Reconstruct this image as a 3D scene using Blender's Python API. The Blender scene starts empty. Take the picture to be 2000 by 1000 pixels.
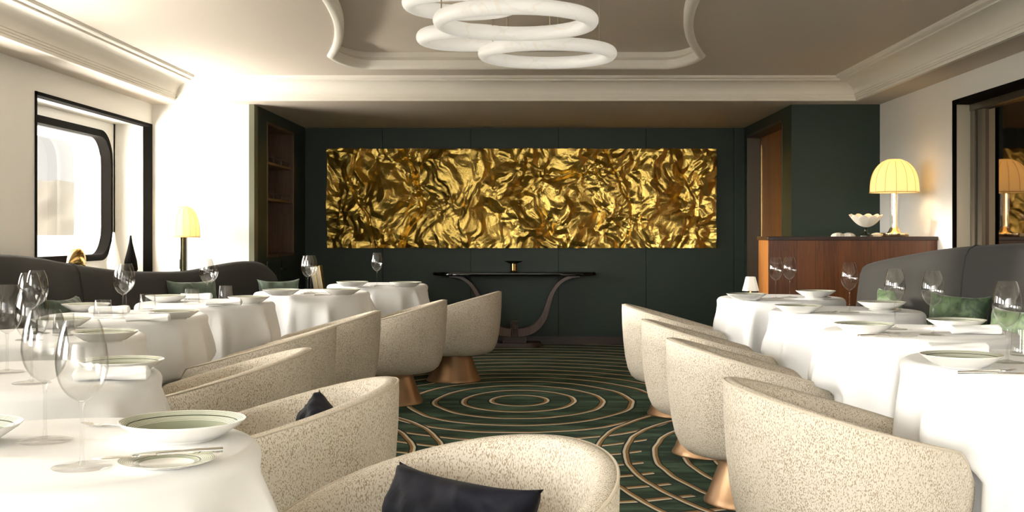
import bpy, math, random
from math import sin, cos, pi, radians, sqrt, exp, atan2
from mathutils import Vector, Matrix, noise

C = bpy.context.scene.collection
SC = bpy.context.scene
F = 2300.0            # focal length in pixels of a 2000 px wide frame
EYE = 1.15

# ------------------------------------------------------------------ camera
cam = bpy.data.objects.new('camera', bpy.data.cameras.new('camera'))
C.objects.link(cam)
cam.location = (0, 0, EYE)
cam.rotation_euler = (pi / 2, 0, 0)
cam.data.sensor_width = 36
cam.data.lens = 36 * F / 2000
cam.data.shift_x = -0.020
cam.data.shift_y = -0.022
cam.data.clip_start = 0.05
cam.data.clip_end = 40000
SC.camera = cam

# ------------------------------------------------------------------ light
SC.view_settings.view_transform = 'Standard'
SC.view_settings.look = 'None'
SC.view_settings.gamma = 1
SC.view_settings.use_curve_mapping = False
SC.view_settings.exposure = 1.0

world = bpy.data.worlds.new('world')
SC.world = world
world.use_nodes = True
wn = world.node_tree
wn.nodes.clear()
w_out = wn.nodes.new('ShaderNodeOutputWorld')
w_bg = wn.nodes.new('ShaderNodeBackground')
w_tc = wn.nodes.new('ShaderNodeTexCoord')
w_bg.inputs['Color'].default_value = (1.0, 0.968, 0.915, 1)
w_dot = wn.nodes.new('ShaderNodeVectorMath'); w_dot.operation = 'DOT_PRODUCT'      # added sky brightening left of and behind the camera, lights the room
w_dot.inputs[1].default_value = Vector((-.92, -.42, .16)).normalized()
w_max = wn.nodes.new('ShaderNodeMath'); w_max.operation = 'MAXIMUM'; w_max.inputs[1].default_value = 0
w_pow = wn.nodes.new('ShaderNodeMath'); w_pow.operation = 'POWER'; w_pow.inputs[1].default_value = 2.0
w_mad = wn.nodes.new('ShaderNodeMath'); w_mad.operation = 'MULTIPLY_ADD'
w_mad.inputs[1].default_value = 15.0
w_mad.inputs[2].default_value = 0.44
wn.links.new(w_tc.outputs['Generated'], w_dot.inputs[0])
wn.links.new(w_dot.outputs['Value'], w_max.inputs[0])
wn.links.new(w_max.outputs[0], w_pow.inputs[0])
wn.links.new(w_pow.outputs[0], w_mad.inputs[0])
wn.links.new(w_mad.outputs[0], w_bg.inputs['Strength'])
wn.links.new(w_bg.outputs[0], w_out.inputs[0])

sun = bpy.data.objects.new('sun', bpy.data.lights.new('sun', 'SUN'))
C.objects.link(sun)
sun.data.energy = 3.0
sun.data.angle = radians(4)
sun.data.color = (1.0, 0.92, 0.80)
sun.rotation_euler = Vector((1.0, -0.16, -0.10)).to_track_quat('-Z', 'Y').to_euler()
sun.location = (-12, 6, 4)
fill_lamp = bpy.data.objects.new('ceiling_fill_light', bpy.data.lights.new('sea_glint', 'AREA'))   # added area lamp below the windows, stands in for water glare on the ceiling
C.objects.link(fill_lamp)
fill_lamp.data.shape = 'RECTANGLE'
fill_lamp.data.size = 10.0
fill_lamp.data.size_y = 16.0
fill_lamp.data.energy = 8500
fill_lamp.data.color = (1.0, 0.96, 0.89)
fill_lamp.location = (-9.4, 4.0, -3.0)
fill_lamp.rotation_euler = (pi, 0, 0)

# ------------------------------------------------------------------ materials
def mat(name, color=(.8, .8, .8), rough=.5, metal=0.0, **kw):
    m = bpy.data.materials.new(name)
    m.use_nodes = True
    b = m.node_tree.nodes['Principled BSDF']
    b.inputs['Base Color'].default_value = (*color, 1)
    b.inputs['Roughness'].default_value = rough
    b.inputs['Metallic'].default_value = metal
    for k, v in kw.items():
        b.inputs[k.replace('_', ' ')].default_value = v
    return m

def nd(m, t, **props):
    n = m.node_tree.nodes.new(t)
    for k, v in props.items():
        setattr(n, k, v)
    return n

def lk(m, a, b):
    m.node_tree.links.new(a, b)

def math_node(m, op, a, b=None, c=None):
    n = nd(m, 'ShaderNodeMath', operation=op)
    for i, v in enumerate((a, b, c)):
        if v is None: continue
        if isinstance(v, (int, float)): n.inputs[i].default_value = v
        else: lk(m, v, n.inputs[i])
    return n.outputs[0]

def mixc(m, fac, a, b):
    n = nd(m, 'ShaderNodeMix', data_type='RGBA')
    if isinstance(fac, (int, float)): n.inputs[0].default_value = fac
    else: lk(m, fac, n.inputs[0])
    for i, v in ((6, a), (7, b)):
        if isinstance(v, tuple): n.inputs[i].default_value = (*v, 1)
        else: lk(m, v, n.inputs[i])
    return n.outputs[2]

def ramp(m, fac, p0, p1):
    n = nd(m, 'ShaderNodeMapRange', interpolation_type='SMOOTHSTEP')
    lk(m, fac, n.inputs['Value'])
    n.inputs['From Min'].default_value = p0
    n.inputs['From Max'].default_value = p1
    return n.outputs[0]

def noise_node(m, scale, vec_scale=(1, 1, 1), detail=3, rough=.5, coord='Object', dist=0):
    tc = nd(m, 'ShaderNodeTexCoord')
    mp = nd(m, 'ShaderNodeMapping')
    mp.inputs['Scale'].default_value = vec_scale
    lk(m, tc.outputs[coord], mp.inputs[0])
    n = nd(m, 'ShaderNodeTexNoise')
    n.inputs['Scale'].default_value = scale
    n.inputs['Detail'].default_value = detail
    n.inputs['Roughness'].default_value = rough
    n.inputs['Distortion'].default_value = dist
    lk(m, mp.outputs[0], n.inputs['Vector'])
    return n.outputs['Fac']

def bump(m, height, strength=.3, distance=.01):
    n = nd(m, 'ShaderNodeBump')
    n.inputs['Strength'].default_value = strength
    n.inputs['Distance'].default_value = distance
    lk(m, height, n.inputs['Height'])
    lk(m, n.outputs[0], m.node_tree.nodes['Principled BSDF'].inputs['Normal'])

def bsdf(m): return m.node_tree.nodes['Principled BSDF']

M = {}
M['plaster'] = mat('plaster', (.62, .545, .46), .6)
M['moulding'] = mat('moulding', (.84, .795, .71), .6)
M['wall_fabric'] = mat('wall_fabric', (.84, .815, .76), .8)
h = noise_node(M['wall_fabric'], 30, (6, 6, .25), 2); bump(M['wall_fabric'], h, .12, .004)
M['white_paint'] = mat('white_paint', (.88, .86, .81), .5)
M['green'] = mat('green_panel', (.026, .040, .033), .42)
h = noise_node(M['green'], 60, (.15, .15, 5), 2)
lk(M['green'], mixc(M['green'], h, (.020, .035, .026), (.033, .052, .039)), bsdf(M['green']).inputs['Base Color'])
M['olive_edge'] = mat('olive_edge', (.16, .16, .105), .45)
bsdf(M['green']).inputs['Specular IOR Level'].default_value = .3
M['dark_gap'] = mat('dark_gap', (.002, .002, .002), 1.0)
bsdf(M['dark_gap']).inputs['Specular IOR Level'].default_value = 0
M['brown_base'] = mat('brown_baseboard', (.035, .020, .012), .4)
M['black_frame'] = mat('black_frame', (.005, .004, .003), .7)
M['black_frame'].node_tree.nodes['Principled BSDF'].inputs['Specular IOR Level'].default_value = .04
M['bronze'] = mat('dark_bronze', (.12, .10, .075), .38, .7)
M['pale_bronze'] = mat('pale_bronze', (.50, .45, .34), .42, .35)

def wood(name, c1, c2, rough=.35, board=None, axis='X'):
    m = mat(name, c1, rough)
    n1 = noise_node(m, 14, (5, 5, .35), 4, .6, dist=.4)
    n2 = noise_node(m, 3, (3, 3, .2), 2)
    f = ramp(m, math_node(m, 'ADD', math_node(m, 'MULTIPLY', n1, .6), math_node(m, 'MULTIPLY', n2, .4)), .36, .64)
    col = mixc(m, f, c1, c2)
    if board:
        tc = nd(m, 'ShaderNodeTexCoord'); sp = nd(m, 'ShaderNodeSeparateXYZ'); lk(m, tc.outputs['Object'], sp.inputs[0])
        v = math_node(m, 'MULTIPLY', sp.outputs[axis], 1 / board)
        fl = math_node(m, 'FLOOR', v)
        wn_ = nd(m, 'ShaderNodeTexWhiteNoise', noise_dimensions='1D'); lk(m, fl, wn_.inputs['W'])
        fac = math_node(m, 'MULTIPLY', wn_.outputs['Value'], .45)
        col = mixc(m, fac, col, tuple(x * .45 for x in c1))
        fr = math_node(m, 'FRACT', v)
        edge = math_node(m, 'LESS_THAN', fr, .012)
        col = mixc(m, edge, col, (.01, .005, .003))
    lk(m, col, bsdf(m).inputs['Base Color'])
    return m
M['walnut'] = wood('walnut', (.17, .055, .014), (.085, .026, .007), .32, .135, 'X')
M['walnut_top'] = wood('walnut_top', (.040, .016, .009), (.022, .010, .006), .3)
M['door_wood'] = wood('door_wood', (.42, .17, .040), (.26, .090, .020), .34)
M['niche_wood'] = wood('niche_wood', (.15, .085, .045), (.10, .055, .030), .4)
M['shelf_wood'] = wood('shelf_wood', (.20, .115, .045), (.13, .075, .03), .4)
M['console_wood'] = wood('console_wood', (.105, .058, .036), (.070, .038, .024), .33)
M['console_top'] = mat('console_top', (.006, .007, .006), .07)
M['brass'] = mat('brass', (.80, .55, .22), .22, 1.0)
M['polished_brass'] = mat('polished_brass', (.95, .78, .48), .08, 1.0)
M['silver'] = mat('silver', (.82, .80, .76), .18, 1.0)

# bronze of the chair feet
m = M['copper'] = mat('copper_bronze', (.50, .30, .17), .36, .8)
n1 = noise_node(m, 4, (1, 1, 1), 3)
lk(m, mixc(m, n1, (.34, .20, .11), (.50, .32, .18)), bsdf(m).inputs['Base Color'])

# linen
m = M['linen'] = mat('linen', (.885, .885, .88), .85)
h = noise_node(m, 400, (1, 1, 1), 2); bump(m, h, .05, .002)
bsdf(m).inputs['Sheen Weight'].default_value = .1

# chair boucle
m = M['boucle'] = mat('boucle', (.70, .64, .54), .95)
v1 = noise_node(m, 400, (1, 1, .42), 0, .4, dist=.3)
v2 = noise_node(m, 9, (1, 1, 1), 2)
sp = ramp(m, math_node(m, 'ADD', v1, math_node(m, 'MULTIPLY', math_node(m, 'SUBTRACT', v2, .5), .22)), .53, .65)
base = mixc(m, v2, (.66, .595, .49), (.76, .70, .60))
lk(m, mixc(m, sp, base, (.40, .32, .22)), bsdf(m).inputs['Base Color'])
bump(m, v1, .35, .004)
M['piping'] = mat('piping', (.62, .55, .44), .9)

# grey sofa cloth
m = M['sofa'] = mat('sofa_fabric', (.044, .043, .039), .95)
bsdf(M['sofa']).inputs['Specular IOR Level'].default_value = .15
h = noise_node(m, 260, (1, 1, 1), 2); bump(m, h, .15, .002)
bsdf(m).inputs['Sheen Weight'].default_value = .05
bsdf(m).inputs['Sheen Roughness'].default_value = .5
# velvet
def velvet(name, c1, c2, sc=7):
    m = mat(name, c1, .6)
    n = noise_node(m, sc, (1, 1, 1), 3, dist=1.2)
    lk(m, mixc(m, ramp(m, n, .38, .62), c1, c2), bsdf(m).inputs['Base Color'])
    bsdf(m).inputs['Sheen Weight'].default_value = .35
    bsdf(m).inputs['Sheen Roughness'].default_value = .35
    return m
M['green_velvet'] = velvet('green_velvet', (.035, .065, .033), (.105, .165, .075), 13)
M['sage_velvet'] = velvet('sage_velvet', (.065, .095, .068), (.090, .125, .090), 8)
M['navy_velvet'] = velvet('navy_velvet', (.006, .007, .012), (.014, .015, .024), 10)
bsdf(M['navy_velvet']).inputs['Sheen Weight'].default_value = .03
bsdf(M['navy_velvet']).inputs['Specular IOR Level'].default_value = .15

# glass: a thin wall, so the daylight passes as it does through real stemware
def thin_glass(name, tint=(1, 1, 1), power=1.45, base=.04):
    m = bpy.data.materials.new(name); m.use_nodes = True
    t = m.node_tree; t.nodes.clear()
    o = nd(m, 'ShaderNodeOutputMaterial'); mx = nd(m, 'ShaderNodeMixShader')
    tr = nd(m, 'ShaderNodeBsdfTransparent'); gl = nd(m, 'ShaderNodeBsdfGlossy'); fr = nd(m, 'ShaderNodeLayerWeight')
    fr.inputs['Blend'].default_value = .5
    gl.inputs['Roughness'].default_value = .02
    tr.inputs['Color'].default_value = (*tint, 1)
    f = math_node(m, 'ADD', math_node(m, 'MULTIPLY', math_node(m, 'POWER', fr.outputs['Facing'], 5.0), power - .9), base)
    lk(m, f, mx.inputs[0]); lk(m, tr.outputs[0], mx.inputs[1]); lk(m, gl.outputs[0], mx.inputs[2])
    lk(m, mx.outputs[0], o.inputs[0])
    return m
M['glass'] = thin_glass('crystal', (.975, .975, .97), 1.6, .045)
M['stem_glass'] = thin_glass('stem_crystal', (.96, .96, .955), 1.5, .045)
M['pane'] = thin_glass('window_glass', (.985, .98, .96), 1.35, .0)
M['dark_glass'] = mat('dark_glass', (.17, .12, .08), .03, 1.0)

# porcelain
M['porcelain'] = mat('porcelain', (.88, .87, .84), .18)
def plate_face(name, r0, r1, rim, dark_r, lines):
    m = mat(name, (.88, .87, .84), .16)
    tc = nd(m, 'ShaderNodeTexCoord'); sp = nd(m, 'ShaderNodeSeparateXYZ'); lk(m, tc.outputs['Object'], sp.inputs[0])
    r = math_node(m, 'SQRT', math_node(m, 'ADD', math_node(m, 'MULTIPLY', sp.outputs['X'], sp.outputs['X']),
                                       math_node(m, 'MULTIPLY', sp.outputs['Y'], sp.outputs['Y'])))
    ins = math_node(m, 'MULTIPLY', math_node(m, 'GREATER_THAN', r, r0), math_node(m, 'LESS_THAN', r, rim))
    fine = math_node(m, 'GREATER_THAN', math_node(m, 'FRACT', math_node(m, 'MULTIPLY', r, 1 / .0031)), .62)
    zone = math_node(m, 'GREATER_THAN', r, r1)
    stripes = math_node(m, 'MULTIPLY', fine, zone)
    g = mixc(m, stripes, (.33, .37, .27), (.80, .80, .70))
    col = mixc(m, ins, (.86, .85, .80), g)
    dk = math_node(m, 'LESS_THAN', math_node(m, 'ABSOLUTE', math_node(m, 'SUBTRACT', r, dark_r)), .0013)
    col = mixc(m, dk, col, (.045, .055, .035))
    lk(m, col, bsdf(m).inputs['Base Color'])
    return m
M['plate_face'] = plate_face('green_ringed_plate', .064, .088, .1165, .1025, True)
M['small_plate_face'] = plate_face('small_green_ringed_plate', .045, .052, .080, .0555, True)

M['shell'] = mat('shell', (.86, .80, .68), .45)
M['alabaster'] = mat('alabaster', (.90, .87, .82), .35)
m = M['alabaster']
n1 = noise_node(m, 1.3, (1, 1, 1), 3, .5, dist=1.2)
vein = ramp(m, math_node(m, 'ABSOLUTE', math_node(m, 'SUBTRACT', n1, .5)), .0, .012)
lk(m, mixc(m, vein, (.80, .77, .73), (.92, .90, .86)), bsdf(m).inputs['Base Color'])
bsdf(m).inputs['Emission Color'].default_value = (1, .96, .88, 1)
bsdf(m).inputs['Emission Strength'].default_value = .16
M['rod'] = mat('rod_metal', (.55, .47, .36), .35, .8)

def shade_mat(name, col, emis):
    m = bpy.data.materials.new(name); m.use_nodes = True
    t = m.node_tree; t.nodes.clear()
    o = nd(m, 'ShaderNodeOutputMaterial'); mx = nd(m, 'ShaderNodeMixShader')
    d = nd(m, 'ShaderNodeBsdfDiffuse'); tr = nd(m, 'ShaderNodeBsdfTranslucent')
    em = nd(m, 'ShaderNodeEmission'); ad = nd(m, 'ShaderNodeAddShader')
    d.inputs[0].default_value = (*col, 1); tr.inputs[0].default_value = (*col, 1)
    em.inputs[0].default_value = (*col, 1); em.inputs[1].default_value = emis
    mx.inputs[0].default_value = .45
    lk(m, d.outputs[0], mx.inputs[1]); lk(m, tr.outputs[0], mx.inputs[2])
    lk(m, mx.outputs[0], ad.inputs[0]); lk(m, em.outputs[0], ad.inputs[1]); lk(m, ad.outputs[0], o.inputs[0])
    return m
M['lamp_shade'] = shade_mat('lamp_shade_silk', (.90, .75, .42), .16)
M['lamp_seam'] = mat('lamp_seam', (.62, .42, .14), .7)
M['white_shade'] = shade_mat('white_shade', (.90, .87, .80), .08)
M['dark_post'] = mat('dark_post', (.022, .028, .018), .22, .5)

M['pages'] = mat('book_pages', (.34, .29, .20), .6)
# gold foil
m = M['gold'] = mat('gold_foil', (.88, .61, .16), .30, 1.0)
tc = nd(m, 'ShaderNodeTexCoord')
mp = nd(m, 'ShaderNodeMapping'); mp.inputs['Scale'].default_value = (1, 1, 1)
mp.inputs['Rotation'].default_value = (pi / 2, 0, 0)
lk(m, tc.outputs['Object'], mp.inputs[0])
sxyz = nd(m, 'ShaderNodeSeparateXYZ'); lk(m, tc.outputs['Object'], sxyz.inputs[0])      # rows of small pressed capitals
gu = math_node(m, 'MULTIPLY', sxyz.outputs['X'], 1 / .021); gv = math_node(m, 'MULTIPLY', sxyz.outputs['Z'], 1 / .031)
iu = math_node(m, 'FLOOR', gu); iv = math_node(m, 'FLOOR', gv)
fu = math_node(m, 'SUBTRACT', gu, iu); fv = math_node(m, 'SUBTRACT', gv, iv)
cmb = nd(m, 'ShaderNodeCombineXYZ'); lk(m, iu, cmb.inputs[0]); lk(m, iv, cmb.inputs[1])
wnz = nd(m, 'ShaderNodeTexWhiteNoise', noise_dimensions='3D'); lk(m, cmb.outputs[0], wnz.inputs['Vector'])
cr = nd(m, 'ShaderNodeSeparateColor'); lk(m, wnz.outputs['Color'], cr.inputs[0])
def near_(v, c, w): return math_node(m, 'LESS_THAN', math_node(m, 'ABSOLUTE', math_node(m, 'SUBTRACT', v, c)), w)
def both(a_, b_): return math_node(m, 'MULTIPLY', a_, b_)
inx = near_(fu, .47, .36); iny = near_(fv, .47, .37)
strokes = both(near_(fu, .20, .09), iny)
strokes = math_node(m, 'MAXIMUM', strokes, both(both(near_(fu, .74, .09), iny), math_node(m, 'GREATER_THAN', cr.outputs[0], .45)))
strokes = math_node(m, 'MAXIMUM', strokes, both(both(near_(fv, .80, .055), inx), math_node(m, 'GREATER_THAN', cr.outputs[1], .40)))
strokes = math_node(m, 'MAXIMUM', strokes, both(both(near_(fv, .47, .055), inx), math_node(m, 'LESS_THAN', cr.outputs[1], .75)))
strokes = math_node(m, 'MAXIMUM', strokes, both(both(near_(fv, .14, .055), inx), math_node(m, 'GREATER_THAN', cr.outputs[2], .45)))
strokes = both(strokes, math_node(m, 'GREATER_THAN', wnz.outputs['Value'], .14))
n_ = noise_node(m, 70, (1, 1, 1), 3)
hh = math_node(m, 'ADD', strokes, math_node(m, 'MULTIPLY', n_, .9))
bump(m, hh, .7, .004)

# outdoors
M['sea'] = mat('sea_water', (.62, .60, .52), .35)
h = noise_node(M['sea'], .25, (1, 1, 1), 6, .7); bump(M['sea'], h, 1.0, 2.0)
M['mountain'] = mat('mountain_haze', (.30, .285, .245), 1.0)
n1 = noise_node(M['mountain'], .0016, (1, 1, 1.5), 5)
lk(M['mountain'], mixc(M['mountain'], n1, (.085, .070, .047), (.098, .088, .071)), bsdf(M['mountain']).inputs['Base Color'])

# carpet: two families of concentric rings, white and tan yarn on mottled green
m = M['carpet'] = mat('carpet', (.02, .06, .04), .95)
tc = nd(m, 'ShaderNodeTexCoord')
wob = noise_node(m, 1.6, (1, 1, 1), 2)
sp_ = nd(m, 'ShaderNodeSeparateXYZ'); lk(m, tc.outputs['Object'], sp_.inputs[0])
PX, PY = sp_.outputs['X'], sp_.outputs['Y']
wobc = math_node(m, 'MULTIPLY', math_node(m, 'SUBTRACT', wob, .5), .35)
def ring_dist(cx, cy, sx, sy):
    dx = math_node(m, 'MULTIPLY', math_node(m, 'SUBTRACT', PX, cx), 1 / sx)
    dy = math_node(m, 'MULTIPLY', math_node(m, 'SUBTRACT', PY, cy), 1 / sy)
    d = math_node(m, 'SQRT', math_node(m, 'ADD', math_node(m, 'MULTIPLY', dx, dx), math_node(m, 'MULTIPLY', dy, dy)))
    return math_node(m, 'ADD', d, wobc)
def lines(d):
    f = math_node(m, 'SUBTRACT', d, math_node(m, 'ROUND', d))
    wht = math_node(m, 'MULTIPLY', math_node(m, 'GREATER_THAN', f, -.005), math_node(m, 'LESS_THAN', f, .080))
    tan = math_node(m, 'MULTIPLY', math_node(m, 'GREATER_THAN', f, -.105), math_node(m, 'LESS_THAN', f, -.005))
    drk = math_node(m, 'LESS_THAN', math_node(m, 'ABSOLUTE', f), .150)
    return wht, tan, drk
mot = noise_node(m, 3.2, (.6, 2.2, 1), 5, .6)
fine = noise_node(m, 240, (1, 1, 1), 1)
g = mixc(m, ramp(m, mot, .40, .66), (.014, .044, .026), (.085, .16, .10))
def paint(base, d, mask):
    w_, t_, k_ = lines(d)
    b = mixc(m, math_node(m, 'MULTIPLY', k_, mask), base, (.008, .022, .014))
    b = mixc(m, math_node(m, 'MULTIPLY', t_, mask), b, (.40, .22, .075))
    return mixc(m, math_node(m, 'MULTIPLY', w_, mask), b, (.90, .82, .66))
d1 = ring_dist(-.09, 8.11, .192, .262)
d2 = ring_dist(1.38, 5.97, .150, .262)
d3 = ring_dist(-1.52, 5.97, .150, .262)
in2 = math_node(m, 'LESS_THAN', d2, 5.45); in3 = math_node(m, 'LESS_THAN', d3, 5.45)
free = math_node(m, 'MULTIPLY', math_node(m, 'SUBTRACT', 1.0, in2), math_node(m, 'SUBTRACT', 1.0, in3))
one1 = math_node(m, 'MULTIPLY', free, math_node(m, 'GREATER_THAN', d1, .5))
col = paint(g, d1, one1)
col = paint(col, d2, math_node(m, 'MULTIPLY', math_node(m, 'LESS_THAN', d2, 7.3), math_node(m, 'GREATER_THAN', d2, .5)))
col = paint(col, d3, math_node(m, 'MULTIPLY', math_node(m, 'LESS_THAN', d3, 7.3), math_node(m, 'GREATER_THAN', d3, .5)))
lk(m, col, bsdf(m).inputs['Base Color'])
bump(m, fine, .4, .004)

# ------------------------------------------------------------------ mesh helpers
class MB:
    def __init__(s): s.v = []; s.f = []; s.m = []
    def add(s, vs, fs, mi=0):
        o = len(s.v); s.v += [tuple(p) for p in vs]
        for f in fs: s.f.append(tuple(i + o for i in f)); s.m.append(mi)
        return s
    def box(s, x0, x1, y0, y1, z0, z1, mi=0):
        vs = [(x, y, z) for z in (z0, z1) for y in (y0, y1) for x in (x0, x1)]
        return s.add(vs, [(0, 2, 3, 1), (4, 5, 7, 6), (0, 1, 5, 4), (2, 6, 7, 3), (0, 4, 6, 2), (1, 3, 7, 5)], mi)
    def lathe(s, prof, n=32, c=(0, 0), mi=0, sq=(1, 1), mfun=None):
        rings = []; o = len(s.v); k = len(prof)
        for (r, z) in prof:
            for i in range(n):
                a = 2 * pi * i / n
                s.v.append((c[0] + r * sq[0] * cos(a), c[1] + r * sq[1] * sin(a), z))
        for j in range(k - 1):
            for i in range(n):
                a, b = o + j * n + i, o + j * n + (i + 1) % n
                s.f.append((a, b, b + n, a + n)); s.m.append(mfun(j) if mfun else mi)
        if prof[0][0] > 1e-6: s.f.append(tuple(o + i for i in reversed(range(n)))); s.m.append(mfun(0) if mfun else mi)
        if prof[-1][0] > 1e-6: s.f.append(tuple(o + (k - 1) * n + i for i in range(n))); s.m.append(mfun(k - 2) if mfun else mi)
        return s
    def tube(s, path, r, n=8, closed=False, mi=0):
        P = [Vector(p) for p in path]; k = len(P); o = len(s.v)
        rr = r if isinstance(r, (list, tuple)) else [r] * k
        up = None
        for j in range(k):
            if closed: t = P[(j + 1) % k] - P[(j - 1) % k]
            else: t = P[min(j + 1, k - 1)] - P[max(j - 1, 0)]
            t.normalize()
            if up is None:
                up = Vector((0, 0, 1)) if abs(t.z) < .9 else Vector((1, 0, 0))
            u = (up - t * up.dot(t)).normalized(); w = t.cross(u); up = u
            for i in range(n):
                a = 2 * pi * i / n
                s.v.append(tuple(P[j] + (u * cos(a) + w * sin(a)) * rr[j]))
        for j in range(k if closed else k - 1):
            for i in range(n):
                a = o + j * n + i; b = o + j * n + (i + 1) % n
                c = o + ((j + 1) % k) * n + (i + 1) % n; d = o + ((j + 1) % k) * n + i
                s.f.append((a, b, c, d)); s.m.append(mi)
        if not closed:
            s.f.append(tuple(o + i for i in reversed(range(n)))); s.m.append(mi)
            s.f.append(tuple(o + (k - 1) * n + i for i in range(n))); s.m.append(mi)
        return s
    def grid(s, fn, nu, nv, mi=0, wrap_u=False, wrap_v=False):
        o = len(s.v)
        for j in range(nv):
            for i in range(nu): s.v.append(tuple(fn(i, j)))
        for j in range(nv if wrap_v else nv - 1):
            for i in range(nu if wrap_u else nu - 1):
                a = o + j * nu + i; b = o + j * nu + (i + 1) % nu
                c = o + ((j + 1) % nv) * nu + (i + 1) % nu; d = o + ((j + 1) % nv) * nu + i
                s.f.append((a, b, c, d)); s.m.append(mi)
        return s
    def build(s, name, mats, parent=None, loc=None, rz=0, sharp=35, bevel=0, subsurf=0):
        me = bpy.data.meshes.new(name)
        me.from_pydata(s.v, [], s.f)
        if not isinstance(mats, (list, tuple)): mats = [mats]
        for mm in mats: me.materials.append(M[mm] if isinstance(mm, str) else mm)
        for p, k in zip(me.polygons, s.m): p.material_index = k; p.use_smooth = True
        me.validate(); me.update()
        me.set_sharp_from_angle(angle=radians(sharp))
        o = bpy.data.objects.new(name, me); C.objects.link(o)
        if parent: o.parent = parent
        if loc: o.location = loc
        o.rotation_euler[2] = rz
        if bevel:
            b = o.modifiers.new('bevel', 'BEVEL'); b.width = bevel; b.segments = 2; b.limit_method = 'ANGLE'
        if subsurf:
            b = o.modifiers.new('sub', 'SUBSURF'); b.levels = subsurf; b.render_levels = subsurf
        return o

def tag(o, label, cat, group=None, kind=None):
    o['label'] = label
    o['category'] = cat
    if group: o['group'] = group
    if kind: o['kind'] = kind
    return o

def struct(o):
    o['kind'] = 'structure'
    return o

def empty(name, loc, rz=0):
    o = bpy.data.objects.new(name, None); C.objects.link(o)
    o.location = loc; o.rotation_euler = (0, 0, rz); o.empty_display_size = .1
    return o

def clone(root):
    r = root.copy(); C.objects.link(r)
    for ch in list(root.children):
        c = ch.copy(); C.objects.link(c); c.parent = r
        for g in list(ch.children):
            d = g.copy(); C.objects.link(d); d.parent = c
    return r

def at(px, py, z):
    """point of the place at height z that the eye sees in direction px, py"""
    Y = F * (EYE - z) / (py - 456.0)
    return ((px - 1040.0) * Y / F, Y, z)

def X_at(px, Y): return (px - 1040.0) * Y / F

# ------------------------------------------------------------------ room
WL, WR, YF, YB, YN = -3.23, 2.95, 10.0, 12.23, -3.0     # left, right, front plane, niche back, near end
ZS, ZC, ZR = 2.246, 2.421, 2.53                          # soffit, ceiling, recess
NL, NR = -2.36, 2.20                                     # niche sides

struct(MB().box(-3.7, 3.3, YN, 12.5, -.10, 0).build('floor', 'carpet'))

# left wall with four deep openings
OPEN = [(7.64, 9.985), (4.70, 7.04), (1.75, 4.10), (-1.2, 1.15)]
OZ0, OZ1 = .80, 2.076
b = MB()
ys = sorted([YN] + [v for o_ in OPEN for v in o_] + [YF + .1])
b.box(-3.54, WL, YN, YF + .1, 0, OZ0)
b.box(-3.54, WL, YN, YF + .1, OZ1, 2.6)
spans = [(YN, -1.2), (1.15, 1.75), (4.10, 4.70), (7.04, 7.64), (9.985, YF + .1)]
for a, c in spans: b.box(-3.54, WL, a, c, OZ0, OZ1)
struct(b.build('wall_left', 'white_paint', sharp=20))

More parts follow.
